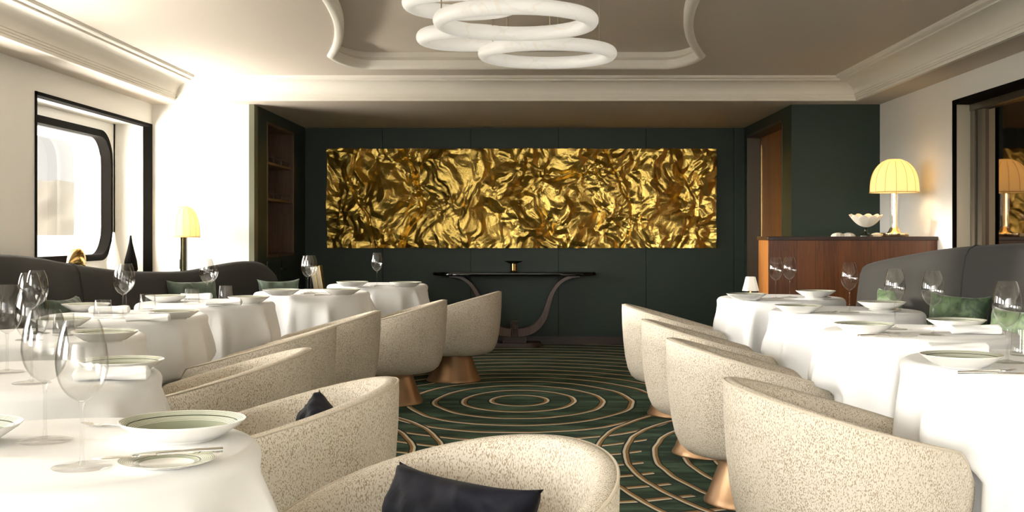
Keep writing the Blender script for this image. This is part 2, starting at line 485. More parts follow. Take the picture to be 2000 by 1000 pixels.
def rrect(y0, y1, z0, z1, r, n=10):
    pts = []
    for (cy, cz, a0) in ((y1 - r, z1 - r, 0), (y0 + r, z1 - r, pi / 2), (y0 + r, z0 + r, pi), (y1 - r, z0 + r, 1.5 * pi)):
        for i in range(n + 1):
            a = a0 + pi / 2 * i / n
            pts.append((cy + r * cos(a), cz + r * sin(a)))
    return pts
def to_rect(p, y0, y1, z0, z1):
    cy, cz = (y0 + y1) / 2, (z0 + z1) / 2
    dy, dz = p[0] - cy, p[1] - cz
    k = min((y1 - cy) / max(abs(dy), 1e-6), (z1 - cz) / max(abs(dz), 1e-6))
    return (cy + dy * k, cz + dz * k)
for i, (a, c) in enumerate(OPEN):
    w = struct(empty('window_%d' % (i + 1), (-3.54, (a + c) / 2, OZ0)))
    L = lambda x, y, z: (x + 3.54, y - (a + c) / 2, z - OZ0)
    y0, y1, z0, z1 = a + .11, c - .115, .93, 1.995
    outer = rrect(y0, y1, z0, z1, .26)
    inner = rrect(y0 + .05, y1 - .05, z0 + .05, z1 - .055, .22)
    hull = rrect(y0 + .06, y1 - .06, z0 + .06, z1 - .065, .21)
    n = len(outer)
    # white panel around the port
    pb = MB()
    rect = [to_rect(p, a - .02, c + .02, OZ0 - .02, OZ1 + .02) for p in outer]
    pb.grid(lambda ii, j: L(-3.545, *(outer[ii] if j == 0 else rect[ii])), n, 2, wrap_u=True)
    pb.grid(lambda ii, j: L(-3.60, *(outer[ii] if j == 0 else rect[ii])), n, 2, wrap_u=True)
    pb.build('port_panel', 'white_paint', w)
    # black frame
    fb = MB()
    secs = [(-3.60, outer), (-3.515, outer), (-3.515, inner), (-3.60, inner)]
    fb.grid(lambda ii, j: L(secs[j][0], *secs[j][1][ii]), n, 4, wrap_u=True, wrap_v=True)
    fb.build('window_frame', 'black_frame', w, sharp=40)
    # pale tunnel through the hull
    tb = MB()
    h2 = rrect(y0 + .10, y1 - .10, z0 + .08, z1 - .09, .20)
    secs2 = [(-3.60, hull), (-3.63, hull), (-3.64, rrect(y0 + .075, y1 - .075, z0 + .07, z1 - .075, .205)), (-3.80, h2)]
    tb.grid(lambda ii, j: L(secs2[j][0], *secs2[j][1][ii]), n, 4, wrap_u=True)
    tb.build('hull_reveal', 'white_paint', w, sharp=50)
    gb = MB(); gb.add([L(-3.78, *p) for p in h2], [tuple(range(n))])
    gb.build('pane', 'pane', w)
    # thin black surround on the room side
    sb = MB()
    t = .024
    def bx(x0, x1, ya, yb, za, zb):
        p = L(x0, ya, za); q = L(x1, yb, zb); sb.box(p[0], q[0], p[1], q[1], p[2], q[2])
    bx(-3.295, -3.222, a, a + t, OZ0, OZ1); bx(-3.295, -3.222, c - t, c, OZ0, OZ1)
    bx(-3.295, -3.222, a, c, OZ1 - t, OZ1); bx(-3.295, -3.222, a, c, OZ0, OZ0 + t)
    sb.build('window_surround', 'black_frame', w, sharp=20)

# outer hull skin beyond the windows keeps daylight to the ports
b = MB()
for a, c in spans: b.box(-3.66, -3.545, a - .02, c + .02, 0, 2.6)
b.box(-3.66, -3.545, YN, YF + .1, 0, OZ0 - .0); b.box(-3.66, -3.545, YN, YF + .1, OZ1, 2.6)
struct(b.build('wall_hull', 'white_paint', sharp=20))

# right wall with the dark glazed opening
RY0, RY1, RZ1, RZ0 = 5.6, 8.25, 2.08, .80
b = MB()
b.box(WR, 3.12, YN, RY0, 0, 2.6); b.box(WR, 3.12, RY1, YF + .1, 0, 2.6)
b.box(WR, 3.12, RY0, RY1, 0, RZ0); b.box(WR, 3.12, RY0, RY1, RZ1, 2.6)
struct(b.build('wall_right', 'wall_fabric', sharp=20))
w = struct(empty('window_5', (WR, (RY0 + RY1) / 2, RZ0)))
yc = (RY0 + RY1) / 2
def wb(bb, x0, x1, y0, y1, z0, z1): bb.box(x0 - WR, x1 - WR, y0 - yc, y1 - yc, z0 - RZ0, z1 - RZ0)
b = MB()
wb(b, 2.94, 3.10, RY0, RY1, RZ1 - .03, RZ1); wb(b, 2.94, 2.965, RY1 - .02, RY1, RZ0, RZ1)
wb(b, 2.94, 3.10, RY0, RY0 + .03, RZ0, RZ1); wb(b, 2.94, 3.10, RY0, RY1, RZ0, RZ0 + .03)
b.build('window_surround', 'black_frame', w, sharp=20)
b = MB(); wb(b, 2.966, 3.075, RY1 - .018, RY1 - .002, RZ0 + .03, RZ1 - .03)
b.build('jamb', 'pale_bronze', w, sharp=20)
b = MB()
wb(b, 3.06, 3.11, RY1 - .10, RY1 - .02, RZ0, RZ1 - .03); wb(b, 3.055, 3.11, RY0, RY1, RZ1 - .075, RZ1 - .03)
wb(b, 3.075, 3.11, RY1 - .19, RY1 - .11, RZ0, RZ1 - .075)
b.build('window_frame', 'bronze', w, sharp=20)
b = MB(); wb(b, 3.10, 3.115, RY0, RY1 - .02, RZ0, RZ1 - .03)
b.build('pane', 'dark_glass', w, sharp=20)

# white pier wall at the left of the niche
struct(MB().box(WL - .3, NL - .045, YF, YF + .1, 0, ZS).build('wall_front_left', 'white_paint'))
struct(MB().box(NL - .045, NL + .0, YF - .012, YF + .12, 0, ZS).build('trim_1', 'olive_edge'))

# left niche side wall, panelled, with the open bottle shelves let into it
sy0, sy1, sz0, sz1 = 10.48, 11.62, .95, 2.13
b = MB()
b.box(NL - .30, NL, YF + .12, sy0, 0, ZS); b.box(NL - .30, NL, sy1, YB + .1, 0, ZS)
b.box(NL - .30, NL, sy0, sy1, 0, sz0); b.box(NL - .30, NL, sy0, sy1, sz1, ZS)
struct(b.build('wall_niche_left', 'green', sharp=20))
k = empty('wall_shelf_unit', (NL, (sy0 + sy1) / 2, sz0))
tag(k, 'dark wooden wall shelf recess with two railed shelves left of the gold relief', 'shelf')
yc2 = (sy0 + sy1) / 2
def kb(bb, x0, x1, y0, y1, z0, z1): bb.box(x0 - NL, x1 - NL, y0 - yc2, y1 - yc2, z0 - sz0, z1 - sz0)
b = MB()
kb(b, NL - .26, NL - .24, sy0, sy1, sz0, sz1)
kb(b, NL - .24, NL - .002, sy0, sy0 + .012, sz0, sz1); kb(b, NL - .24, NL - .002, sy1 - .012, sy1, sz0, sz1)
kb(b, NL - .24, NL - .002, sy0, sy1, sz0, sz0 + .012); kb(b, NL - .24, NL - .002, sy0, sy1, sz1 - .012, sz1)
b.build('case', 'niche_wood', k, sharp=20)
b = MB(); t = .014
kb(b, NL - .002, NL + .006, sy0 - t, sy0 + .004, sz0 - t, sz1 + t); kb(b, NL - .002, NL + .006, sy1 - .004, sy1 + t, sz0 - t, sz1 + t)
kb(b, NL - .002, NL + .006, sy0, sy1, sz1 - .004, sz1 + t); kb(b, NL - .002, NL + .006, sy0, sy1, sz0 - t, sz0 + .004)
b.build('edge_moulding', 'shelf_wood', k, sharp=20)
for zz in (1.795, 1.468):
    b = MB(); kb(b, NL - .24, NL - .012, sy0 + .012, sy1 - .012, zz - .022, zz)
    sh = b.build('shelf', 'shelf_wood', k, sharp=20)
    b = MB()
    for yy in (sy0 + .05, sy0 + .38, sy0 + .72, sy1 - .06):
        b.tube([(-.03, yy - yc2, zz - sz0), (-.03, yy - yc2, zz - sz0 + .075)], .005, 8)
    b.tube([(-.03, sy0 + .02 - yc2, zz - sz0 + .05), (-.03, sy1 - .02 - yc2, zz - sz0 + .05)], .0035, 8)
    b.build('gallery_rail', 'bronze', sh)
b = MB()
for ya, yb in ((10.45, 11.02), (11.04, 11.62)):
    kb(b, NL, NL + .012, ya, yb, .12, .90)
b.build('cupboard_door', 'green', k, sharp=20, bevel=.003)
b = MB()
for yy in (10.95, 11.12): b.lathe([(.0, .0), (.012, .004), (.012, .012), (0, .016)], 12, (0, 0))
kn = []
for yy in (10.95, 11.12):
    q = MB().lathe([(.005, 0), (.005, .012), (.014, .018), (.014, .026), (0, .030)], 14).build('knob', 'bronze', k)
    q.location = (.012, yy - yc2, .82 - sz0); q.rotation_euler = (0, pi / 2, 0)

# back wall in butted panels
seams = [-2.47, -1.558, -.643, .271, 1.18, 2.09, 2.4]
b = MB()
b.box(-2.7, 2.6, YB + .012, YB + .10, 0, ZS, 1)
for x0, x1 in zip(seams[:-1], seams[1:]):
    b.box(x0 + .0025, x1 - .0025, YB, YB + .02, .0, ZS)
struct(b.build('wall_back', ['green', 'dark_gap'], sharp=20))
struct(MB().box(NL, NR, YB - .018, YB, 0, .085).build('baseboard_back', 'brown_base', sharp=20))

# right niche side with the doorway
dy0, dy1, dz1 = 10.37, 12.08, 2.155
b = MB()
b.box(NR, NR + .09, YF + .10, dy0, 0, ZS); b.box(NR, NR + .09, dy1, YB + .1, 0, ZS)
b.box(NR, NR + .09, dy0, dy1, dz1, ZS)
struct(b.build('wall_niche_right', 'green', sharp=20))
struct(MB().box(NR, WR + .1, YF, YF + .10, 0, ZS).build('wall_front_right', 'green', sharp=20))
d = struct(empty('door_1', (NR, (dy0 + dy1) / 2, 0)))
yd = (dy0 + dy1) / 2
b = MB()
b.box(-.004, .13, dy1 - .03 - yd, dy1 - yd, 0, dz1); b.box(-.004, .13, dy0 - yd, dy0 + .02 - yd, 0, dz1)
b.box(-.004, .13, dy0 - yd, dy1 - yd, dz1 - .03, dz1)
b.build('door_frame', 'bronze', d, sharp=20)
for y0, y1 in ((dy0 - .03, dy0 + .36), (dy0 + .38, dy1 - .02)):
    b = MB(); b.box(.14, .18, y0 - yd, y1 - yd, 0, dz1 - .02)
    lf = b.build('door_leaf', 'door_wood', d, sharp=20)
    MB().box(.134, .142, y1 - .03 - yd, y1 - .012 - yd, .1, dz1 - .1).build('edge_pull', 'brass', lf, sharp=20)
MB().box(.19, .22, dy0 - .1 - yd, dy1 + .1 - yd, 0, ZS).build('backing', 'door_wood', d, sharp=20)

# ceiling: soffit ring, main field with the shaped hole, raised recess
b = MB()
CL, CR, CF = -2.94, 2.66, 9.69
b.box(WL - .4, CL - .02, YN, YB + .1, ZS, 2.75)
b.box(CR + .02, WR + .2, YN, YB + .1, ZS, 2.75)
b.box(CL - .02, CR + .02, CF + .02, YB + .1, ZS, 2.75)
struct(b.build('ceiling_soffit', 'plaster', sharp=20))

MX, MY = -.115, 6.0
def outline(off=0.0, n=36):
    """shaped recess outline; off grows it"""
    q = []
    for i in range(n + 1):                      # right side, waist to far corner
        t = i / n * 2.4
        q.append((.955 + .335 * (t / 2.4) ** 2, t))
    for i in range(1, n + 1):                   # far corner to middle
        x = 1.29 * (1 - i / n)
        if i < n // 2: x = 1.29 - .19 * (i / (n / 2)) ** 1.7
        else: x = 1.10 * (1 - (i - n // 2) / (n - n // 2))
        tt = max(0, (x - 1.10) / .19)
        q.append((x, 2.93 - .53 * (1 - sqrt(max(0, 1 - tt * tt)))))
    # smooth duplicates
    full = [(x, y) for x, y in q] + [(-x, y) for x, y in reversed(q[:-1])]
    full += [(-x, -y) for x, y in q[1:]] + [(x, -y) for x, y in reversed(q[:-1])][:-1]
    pts = [Vector((x, y)) for x, y in full]
    if off:
        out = []
        k = len(pts)
        for i, p in enumerate(pts):
            t = (pts[(i + 1) % k] - pts[i - 1])
            nrm = Vector((t.y, -t.x)).normalized()
            out.append(p + nrm * off)
        pts = out
    return [(MX + p.x, MY + p.y) for p in pts]
import bmesh
bm = bmesh.new()
CFt = CF - .232; CLt = CL + .232; CRt = CR - .232
ol = [bm.verts.new((x, y, ZC)) for x, y in outline(.02)]
rc = [bm.verts.new(p) for p in ((CLt, YN, ZC), (CRt, YN, ZC), (CRt, CFt, ZC), (CLt, CFt, ZC))]
es = [bm.edges.new((ol[i], ol[(i + 1) % len(ol)])) for i in range(len(ol))] + [bm.edges.new((rc[i], rc[(i + 1) % 4])) for i in range(4)]
bmesh.ops.triangle_fill(bm, use_beauty=True, use_dissolve=False, edges=es)
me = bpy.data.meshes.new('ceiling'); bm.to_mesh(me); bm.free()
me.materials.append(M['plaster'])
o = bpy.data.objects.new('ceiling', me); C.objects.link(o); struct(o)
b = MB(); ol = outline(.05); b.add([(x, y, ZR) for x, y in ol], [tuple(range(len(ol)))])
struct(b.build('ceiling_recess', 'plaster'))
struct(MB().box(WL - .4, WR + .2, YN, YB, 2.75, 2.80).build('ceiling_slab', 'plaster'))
# moulding round the recess: (growth outwards, height)
prof = [(.060, ZC), (.058, ZC - .012), (.045, ZC - .020), (.028, ZC - .024), (.010, ZC - .018), (.002, ZC - .008), (.0, ZC + .004),
        (.0, ZC + .045), (.012, ZC + .050), (.015, ZC + .060), (.026, ZC + .066), (.030, ZR)]
rings = [outline(p[0]) for p in prof]
n = len(rings[0])
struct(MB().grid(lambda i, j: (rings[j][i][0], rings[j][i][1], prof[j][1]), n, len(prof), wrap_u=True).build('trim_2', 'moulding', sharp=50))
# cornice
pr = [(-.03, .002), (-.03, -.004), (0, -.004), (0, .016), (.006, .018), (.006, .030), (.013, .032), (.013, .046), (.020, .048)]
for i in range(1, 13):
    t = i / 12 * pi / 2
    pr.append((.020 + .150 * (1 - cos(t)), .048 + .092 * sin(t)))
pr += [(.176, .141), (.176, .150), (.186, .152)]
for i in range(7):
    t = i / 6 * pi / 2
    pr.append((.188 + .030 * sin(t) , .153 + .014 * (1 - cos(t))))
pr += [(.222, .168), (.226, .175), (.235, .176)]
def corn(i, j):
    o_, h_ = pr[j]
    return [(CL + o_, YN, ZS + h_), (CL + o_, CF - o_, ZS + h_), (CR - o_, CF - o_, ZS + h_), (CR - o_, YN, ZS + h_)][i]
struct(MB().grid(corn, 4, len(pr)).build('trim_3', 'moulding', sharp=12))

# ------------------------------------------------------------------ outdoors
b = MB(); b.add([(-30000, -6000, -9), (-3.9, -6000, -9), (-3.9, 30000, -9), (-30000, 30000, -9)], [(0, 1, 2, 3)])
sea = b.build('sea', 'sea'); tag(sea, 'glittering sea seen through the left window', 'sea', kind='stuff')
b = MB()
def ridge(i, j):
    px = -420 + i * 9
    k = (px - 1040) / F * 8000
    top = 408 - .10 * max(0, px - 60) ** 1.15 + 16 * noise.noise(Vector((i * .22, 1.7, 0))) + 7 * noise.noise(Vector((i * .8, 4.7, 0)))
    t = j / 10
    return (k - 500 * t, 6600 + 1600 * t + 120 * noise.noise(Vector((i * .15, j * .6, 5))), -12 + top * sin(t * pi / 2) ** 1.3)
b.grid(ridge, 121, 11)
mt = b.build('mountain_ridge', 'mountain', sharp=180)
tag(mt, 'hazy beige mountain ridge beyond the sea outside the left window', 'mountain')

# ------------------------------------------------------------------ gold relief
RH = {}
def rh(i, j, k):
    key = (i, j, k)
    if key not in RH:
        RH[key] = random.Random(i * 7919 + j * 104729 + k * 31).uniform(-1, 1)
    return RH[key]
def facet(x, z, k):
    """random heights on a triangle lattice, joined by flat facets"""
    s_ = (x + z) * .366; i = math.floor(x + s_); j = math.floor(z + s_)
    fx = x + s_ - i; fz = z + s_ - j
    a = rh(i, j, k); c = rh(i + 1, j + 1, k)
    if fx > fz: return a * (1 - fx) + rh(i + 1, j, k) * (fx - fz) + c * fz
    return a * (1 - fz) + rh(i, j + 1, k) * (fz - fx) + c * fx
def relief_h(x, z):
    wx = noise.noise(Vector((x * 2.3, z * 2.3, 4))) * .16 + noise.noise(Vector((x * 7, z * 7, 2))) * .04
    wz = noise.noise(Vector((x * 2.3, z * 2.3, 9))) * .16 + noise.noise(Vector((x * 7, z * 7, 7))) * .04
    px, pz = x + wx, z + wz
    st = .55 + .25 * min(1, max(0, (1.2 - x) / 3))
    h = .070 * facet(px * 3.6, pz * 3.6 * st, 0) + .030 * facet(px * 7.7 + 3, pz * 7.7 * st, 1)
    h += .015 * facet(px * 17 + 7, pz * 14, 2) + .003 * facet(px * 37 + 1, pz * 33, 3)
    for cx, wd, dp in ((-1.28, .032, .035), (-1.75, .024, .022), (.90, .03, .022), (1.55, .03, .022)):
        xx = x - cx - .13 * sin(z * 4.5 + cx * 9) - .05 * noise.noise(Vector((z * 6, cx, 0)))
        h -= dp * max(0, 1 - abs(xx / wd))
    return h
gx0, gx1, gz0, gz1 = X_at(638, 12.12), X_at(1400, 12.12), 1.0, 2.025
NX, NZ = 540, 150
gcx = (gx0 + gx1) / 2
def goldf(i, j):
    x = gx0 + (gx1 - gx0) * i / (NX - 1); z = gz0 + (gz1 - gz0) * j / (NZ - 1)
    e = min(1, min(i, NX - 1 - i) / 8, min(j, NZ - 1 - j) / 8)
    hh = relief_h(x, z)
    zz = z + (.006 * noise.noise(Vector((x * 14, 0, 1))) if j in (0, NZ - 1) else 0)
    xx = x + (.006 * noise.noise(Vector((0, z * 9, 1))) if i in (0, NX - 1) else 0)
    return (xx - gcx, min(-.012, -.095 - hh * .85), zz - gz0)
b = MB(); b.grid(goldf, NX, NZ)
# turned-back edges give the sheet its thickness
edge = [(i, 0) for i in range(NX)] + [(NX - 1, j) for j in range(1, NZ)] + [(i, NZ - 1) for i in range(NX - 2, -1, -1)] + [(0, j) for j in range(NZ - 2, 0, -1)]
ep = [goldf(i, j) for i, j in edge]
b.grid(lambda i, j: ep[i] if j == 0 else (ep[i][0], -.004, ep[i][2]), len(ep), 2, wrap_u=True)
g = b.build('gold_relief', 'gold', loc=(gcx, YB, gz0), sharp=20)
tag(g, 'wide crumpled gold foil relief with pressed lettering on the dark green back wall', 'wall art')

# ------------------------------------------------------------------ console table
cx0 = X_at(1005, 12.0); CY = 11.98
t = empty('console_table', (cx0, CY, 0))
tag(t, 'dark console table with curved wooden legs below the gold relief', 'console table')
b = MB()
def ctop(i, j):
    zz = [.722, .730, .752, .760][j]; k = [.97, 1, 1, .985][j]
    a = 2 * pi * i / 64
    ca, sa = cos(a), sin(a)
    return (.83 * k * (abs(ca) ** .55) * (1 if ca > 0 else -1), .20 * k * (abs(sa) ** .8) * (1 if sa > 0 else -1), zz)
b.grid(ctop, 64, 4, wrap_u=True)
o1 = len(b.v); b.f.append(tuple(range(63, -1, -1))); b.m.append(0); b.f.append(tuple(range(192, 256))); b.m.append(0)
b.build('table_top', 'console_top', t, sharp=40)
ctr = [(.66, .722, .034), (.55, .705, .036), (.452, .645, .040), (.385, .55, .044), (.352, .46, .050), (.327, .375, .056),
       (.290, .285, .068), (.235, .215, .078), (.165, .170, .084), (.085, .150, .088), (0, .145, .088)]
def resample(pts, n):
    out = []
    k = len(pts)
    for i in range(n):
        u = i / (n - 1) * (k - 1); s_ = min(int(u), k - 2); f = u - s_
        P = [pts[max(s_ - 1, 0)], pts[s_], pts[s_ + 1], pts[min(s_ + 2, k - 1)]]
        out.append(tuple(.5 * (2 * P[1][d_] + (P[2][d_] - P[0][d_]) * f + (2 * P[0][d_] - 5 * P[1][d_] + 4 * P[2][d_] - P[3][d_]) * f * f
                     + (3 * P[1][d_] - P[0][d_] - 3 * P[2][d_] + P[3][d_]) * f ** 3) for d_ in range(len(P[0]))))
    return out
for sgn in (-1, 1):
    c = resample(ctr, 40)
    def leg(i, j):
        x, z, w_ = c[j]
        x2, z2 = c[min(j + 1, 39)][0] - c[max(j - 1, 0)][0], c[min(j + 1, 39)][1] - c[max(j - 1, 0)][1]
        L_ = sqrt(x2 * x2 + z2 * z2) or 1
        nx, nz = -z2 / L_, x2 / L_
        a, bq = [(-1, -1), (1, -1), (1, 1), (-1, 1)][i]
        return (sgn * (x + nx * a * w_ / 2), bq * .07, z + nz * a * w_ / 2)
    bb = MB(); bb.grid(leg, 4, 40, wrap_u=True); bb.f += [(0, 1, 2, 3), (156, 157, 158, 159)]; bb.m += [0, 0]
    bb.build('leg', 'console_wood', t, sharp=40, bevel=.004)
b = MB()
for i in range(4):
    xx = -.030 + .020 * i
    for z_ in range(13):
        b.lathe([(0, .096 + z_ * .0125), (.007, .100 + z_ * .0125), (.007, .105 + z_ * .0125), (0, .108 + z_ * .0125)], 8, (xx, -.078))
    b.box(xx - .008, xx + .008, -.074, .074, .095, .26)
b.build('beaded_clasp', 'console_wood', t)
b = MB()
def base(i, j):
    zz = [.0, .0, .035, .045][j]; k = [.98, 1, 1, .98][j]; a = 2 * pi * i / 48
    ca, sa = cos(a), sin(a)
    return (.27 * k * (abs(ca) ** .5) * (1 if ca > 0 else -1), .15 * k * (abs(sa) ** .6) * (1 if sa > 0 else -1), zz)
b.grid(base, 48, 4, wrap_u=True); b.f.append(tuple(range(144, 192))); b.m.append(0)
b.box(-.12, .12, -.08, .08, .04, .105)
b.build('plinth', 'brown_base', t, sharp=40)

t = empty('pedestal_bowl', (X_at(1003, 11.95), 11.95, .760))
tag(t, 'shallow dish on a ridged silver and gold foot, centred on the console table', 'bowl')
MB().lathe([(.0, .094), (.05, .096), (.088, .108), (.092, .110), (.088, .104), (.045, .088), (0, .086)], 40).build('dish', 'dark_post', t)
pr_ = [(.036, 0), (.038, .006)]
for i in range(7):
    pr_ += [(.030, .010 + i * .011), (.036, .0155 + i * .011)]
pr_ += [(.028, .088)]
MB().lathe(pr_, 28).build('foot', 'polished_brass', t)

# ------------------------------------------------------------------ bar counter
t = empty('bar_counter', (2.33, 8.76, 0))
tag(t, 'walnut bar counter with dark top, standing before the green wall', 'bar counter')
MB().box(1.72 - 2.33, WR - 2.33 - .002, -.185, .18, 0, 1.10).build('body', 'walnut', t, sharp=20)
b = MB(); b.add([(1.71 - 2.33, -.205, 1.10), (WR - 2.33 - .002, -.205, 1.10), (WR - 2.33 - .002, .21, 1.10), (1.71 - 2.33, .21, 1.10),
                 (1.71 - 2.33, -.205, 1.128), (WR - 2.33 - .002, -.205, 1.128), (WR - 2.33 - .002, .21, 1.128), (1.71 - 2.33, .21, 1.128)],
                [(0, 3, 2, 1), (4, 5, 6, 7), (0, 1, 5, 4), (1, 2, 6, 5), (2, 3, 7, 6), (3, 0, 4, 7)])
b.build('counter_top', 'walnut_top', t, sharp=20, bevel=.003)
MB().box(1.716 - 2.33, 1.7205 - 2.33, -.185, .18, 0, 1.10).build('side_panel', 'door_wood', t, sharp=20)

# ------------------------------------------------------------------ lamps
def dome(b, R, z0, hgt, n=14, sub=6, steps=14, thick=.003):
    def f(i, j):
        s_ = i % sub; k = i // sub
        a0 = 2 * pi * k / n; a1 = 2 * pi * (k + 1) / n
        u = s_ / sub; t_ = j / (steps - 1)
        prof_r = R * (1 - .04 * t_) * (max(0.0, 1 - (t_ * .97) ** 3.0)) ** .52
        p0 = Vector((cos(a0), sin(a0))); p1 = Vector((cos(a1), sin(a1)))
        chord = p0.lerp(p1, u)
        arc = Vector((cos(a0 + (a1 - a0) * u), sin(a0 + (a1 - a0) * u)))
        q = chord.lerp(arc, .15)
        return (q.x * prof_r, q.y * prof_r, z0 + hgt * t_)
    b.grid(f, n * sub, steps, wrap_u=True)
    b.lathe([(R * .30, z0 + hgt * .995), (0, z0 + hgt * 1.002)], n * sub)
    return f
def dome_lamp(name, loc, R, hb, hh, post, label, post_kind):
    t = empty(name, loc); tag(t, label, 'lamp')
    b = MB(); f = dome(b, R, hb, hh)
    sh = b.build('lamp_shade', 'lamp_shade', t, sharp=8)
    md = sh.modifiers.new('thickness', 'SOLIDIFY'); md.thickness = .003
    b = MB()
    for k in range(14):
        b.tube([f(k * 6, j) for j in range(13)], .0016, 5)
    b.tube([(R * cos(2 * pi * i / 42) * 1.0, R * sin(2 * pi * i / 42), hb) for i in range(42)], .0028, 5, closed=True)
    b.build('ribs', 'lamp_seam', sh)
    if post_kind == 'brass':
        b = MB(); b.tube([(0, 0, .02), (0, 0, hb + .05)], .017, 20); b.build('post', 'polished_brass', t)
        b = MB(); b.lathe([(.034, .05), (.034, hb + .02)], 28); b.build('glass_sleeve', 'stem_glass', t)
        b = MB(); b.lathe([(.10, 0), (.102, .003), (.102, .022), (.098, .026), (.055, .028), (.045, .036), (.034, .06), (.020, .075)], 36)
        b.build('base', 'polished_brass', t)
    else:
        b = MB(); b.box(-.024, .024, -.024, .024, .0, hb + .05)
        b.build('post', 'dark_post', t, sharp=20, bevel=.006)
        b = MB(); b.box(-.034, -.024, -.008, .008, .36 - .24, .44 - .24); b.build('switch', 'dark_post', t, sharp=20, bevel=.003)
        b = MB(); b.lathe([(.09, 0), (.09, .014), (.03, .022)], 32); b.build('base', 'dark_post', t)
        MB().tube([(.0, -.0255, .03), (.0, -.0255, hb)], .004, 6).build('brass_line', 'brass', t)
    lg = bpy.data.lights.new(name + '_bulb', 'POINT'); lg.energy = 1.5; lg.color = (1, .80, .52); lg.shadow_soft_size = .03
    lo = bpy.data.objects.new('bulb_light', lg); C.objects.link(lo); lo.parent = t; lo.location = (0, 0, hb + hh * .45)
    return t
dome_lamp('table_lamp', (X_at(1747, 8.75), 8.75, 1.128), .180, .326, .247, 0, 'large cream domed table lamp with brass post on the bar counter', 'brass')
YL = 9.62
dome_lamp('table_lamp', (X_at(359, YL), YL, .74), .130, .38, .255, 0, 'smaller amber domed lamp with dark square post behind the grey sofa', 'dark')
t = empty('side_table', (X_at(359, YL), YL, 0))
tag(t, 'small dark side table behind the sofa carrying the amber lamp', 'side table')
MB().lathe([(.15, .715), (.155, .72), (.155, .735), (.15, .74)], 40).build('table_top', 'walnut_top', t)
MB().lathe([(.12, 0), (.12, .015), (.02, .03), (.02, .715)], 28).build('pedestal', 'dark_post', t)

# small white lamp beyond the far right table
LX = X_at(1466, 8.12)
t = empty('side_table', (LX, 8.12, 0)); tag(t, 'low dark stand beside the bar under the little white lamp', 'side table')
MB().lathe([(.11, .48), (.115, .485), (.115, .50)], 32).build('table_top', 'walnut_top', t)
MB().lathe([(.10, 0), (.10, .012), (.015, .02), (.015, .48)], 24).build('pedestal', 'dark_post', t)
t = empty('table_lamp', (LX, 8.12, .50)); tag(t, 'little white tapered lamp beside the bar at the farthest right table', 'lamp')
sh = MB().lathe([(.059, .255), (.033, .352)], 6).build('lamp_shade', 'white_shade', t, sharp=10)
MB().lathe([(.045, 0), (.045, .01), (.008, .014), (.008, .26)], 20).build('stem', 'brass', t)

# ------------------------------------------------------------------ bar ornaments
t = empty('shell_bowl', (X_at(1691, 8.72), 8.72, 1.128))
tag(t, 'white ruffled clam shell on a dark foot on the bar counter', 'ornament')
def clam(i, j):
    a = 2 * pi * i / 96; s_ = j / 10
    lobes = abs(cos(a * 5)) ** .7
    r = (.022 + .098 * s_ ** .8) * (1 + .10 * (lobes - .5) * s_)
    z = .075 + .075 * s_ ** 1.5 + .022 * (lobes - .5) * s_ ** 2 + .008 * sin(a)
    return (r * cos(a) * 1.0, r * sin(a) * .62, z)
b = MB(); b.grid(clam, 96, 11, wrap_u=True); b.f.append(tuple(range(96))); b.m.append(0)
s1 = b.build('shell', 'shell', t, sharp=180); md = s1.modifiers.new('t', 'SOLIDIFY'); md.thickness = .006
MB().lathe([(.052, 0), (.052, .006), (.045, .012), (.020, .022), (.012, .035), (.013, .062), (.024, .078), (.02, .085)], 28).build('foot', 'dark_post', t)
for px, w_, lab in ((1637, .052, 'low white scalloped shell left of the two beside the clam shell'), (1657, .052, 'low white scalloped shell right of the pair beside the clam shell foot'),
                    (1713, .05, 'low white shell between clam shell foot and lamp on the bar')):
    b = MB()
    def sh_(i, j, w_=w_):
        a = 2 * pi * i / 40; s_ = j / 7
        r = w_ * cos(s_ * pi / 2) * (1 + .05 * cos(9 * a))
        return (r * cos(a), r * sin(a) * .8, .028 * sin(s_ * pi / 2))
    b.grid(sh_, 40, 8, wrap_u=True)
    tag(b.build('scallop_shell', 'shell', loc=(X_at(px, 8.78), 8.78, 1.128), sharp=180), lab, 'shell', 'shells on the bar counter')

# ------------------------------------------------------------------ chandelier rings
def ring(px, py, Y, R, r, labels, name='pendant_ring_light', ph=0):
    X = X_at(px, Y); z = EYE + (456 - py) * Y / F
    t = empty(name, (X, Y, z)); tag(t, labels, 'pendant light', 'alabaster ring pendants')
    b = MB()
    def tor(i, j):
        a = 2 * pi * i / 96; c = 2 * pi * j / 20
        seg = 1 + .02 * sin(a * 3 + ph)
        return ((R + r * seg * cos(c)) * cos(a), (R + r * seg * cos(c)) * sin(a), r * 1.02 * seg * sin(c))
    b.grid(tor, 96, 20, wrap_u=True, wrap_v=True)
    b.build('ring', 'alabaster', t, sharp=180)
    b = MB()
    for k in range(3):
        a = ph + 2 * pi * k / 3
        b2 = MB().tube([(R * cos(a), R * sin(a), r * .9), (R * cos(a), R * sin(a), ZR - z)], .0035, 8)
        b2.build('suspension_rod', 'rod', t)
    return t
ring(1007, 41, 5.6, .358, .036, 'large white alabaster ring pendant in the centre of the cluster', ph=.95)
ring(1069, 105, 6.67, .358, .036, 'lowest right white alabaster ring pendant of the cluster', ph=.55)
ring(909, 74, 7.3, .262, .044, 'small white alabaster ring pendant behind and left of the central ring', ph=2.2)
ring(902, 6, 6.15, .272, .042, 'small white alabaster ring pendant cut by the picture top, upper left', ph=1.2)

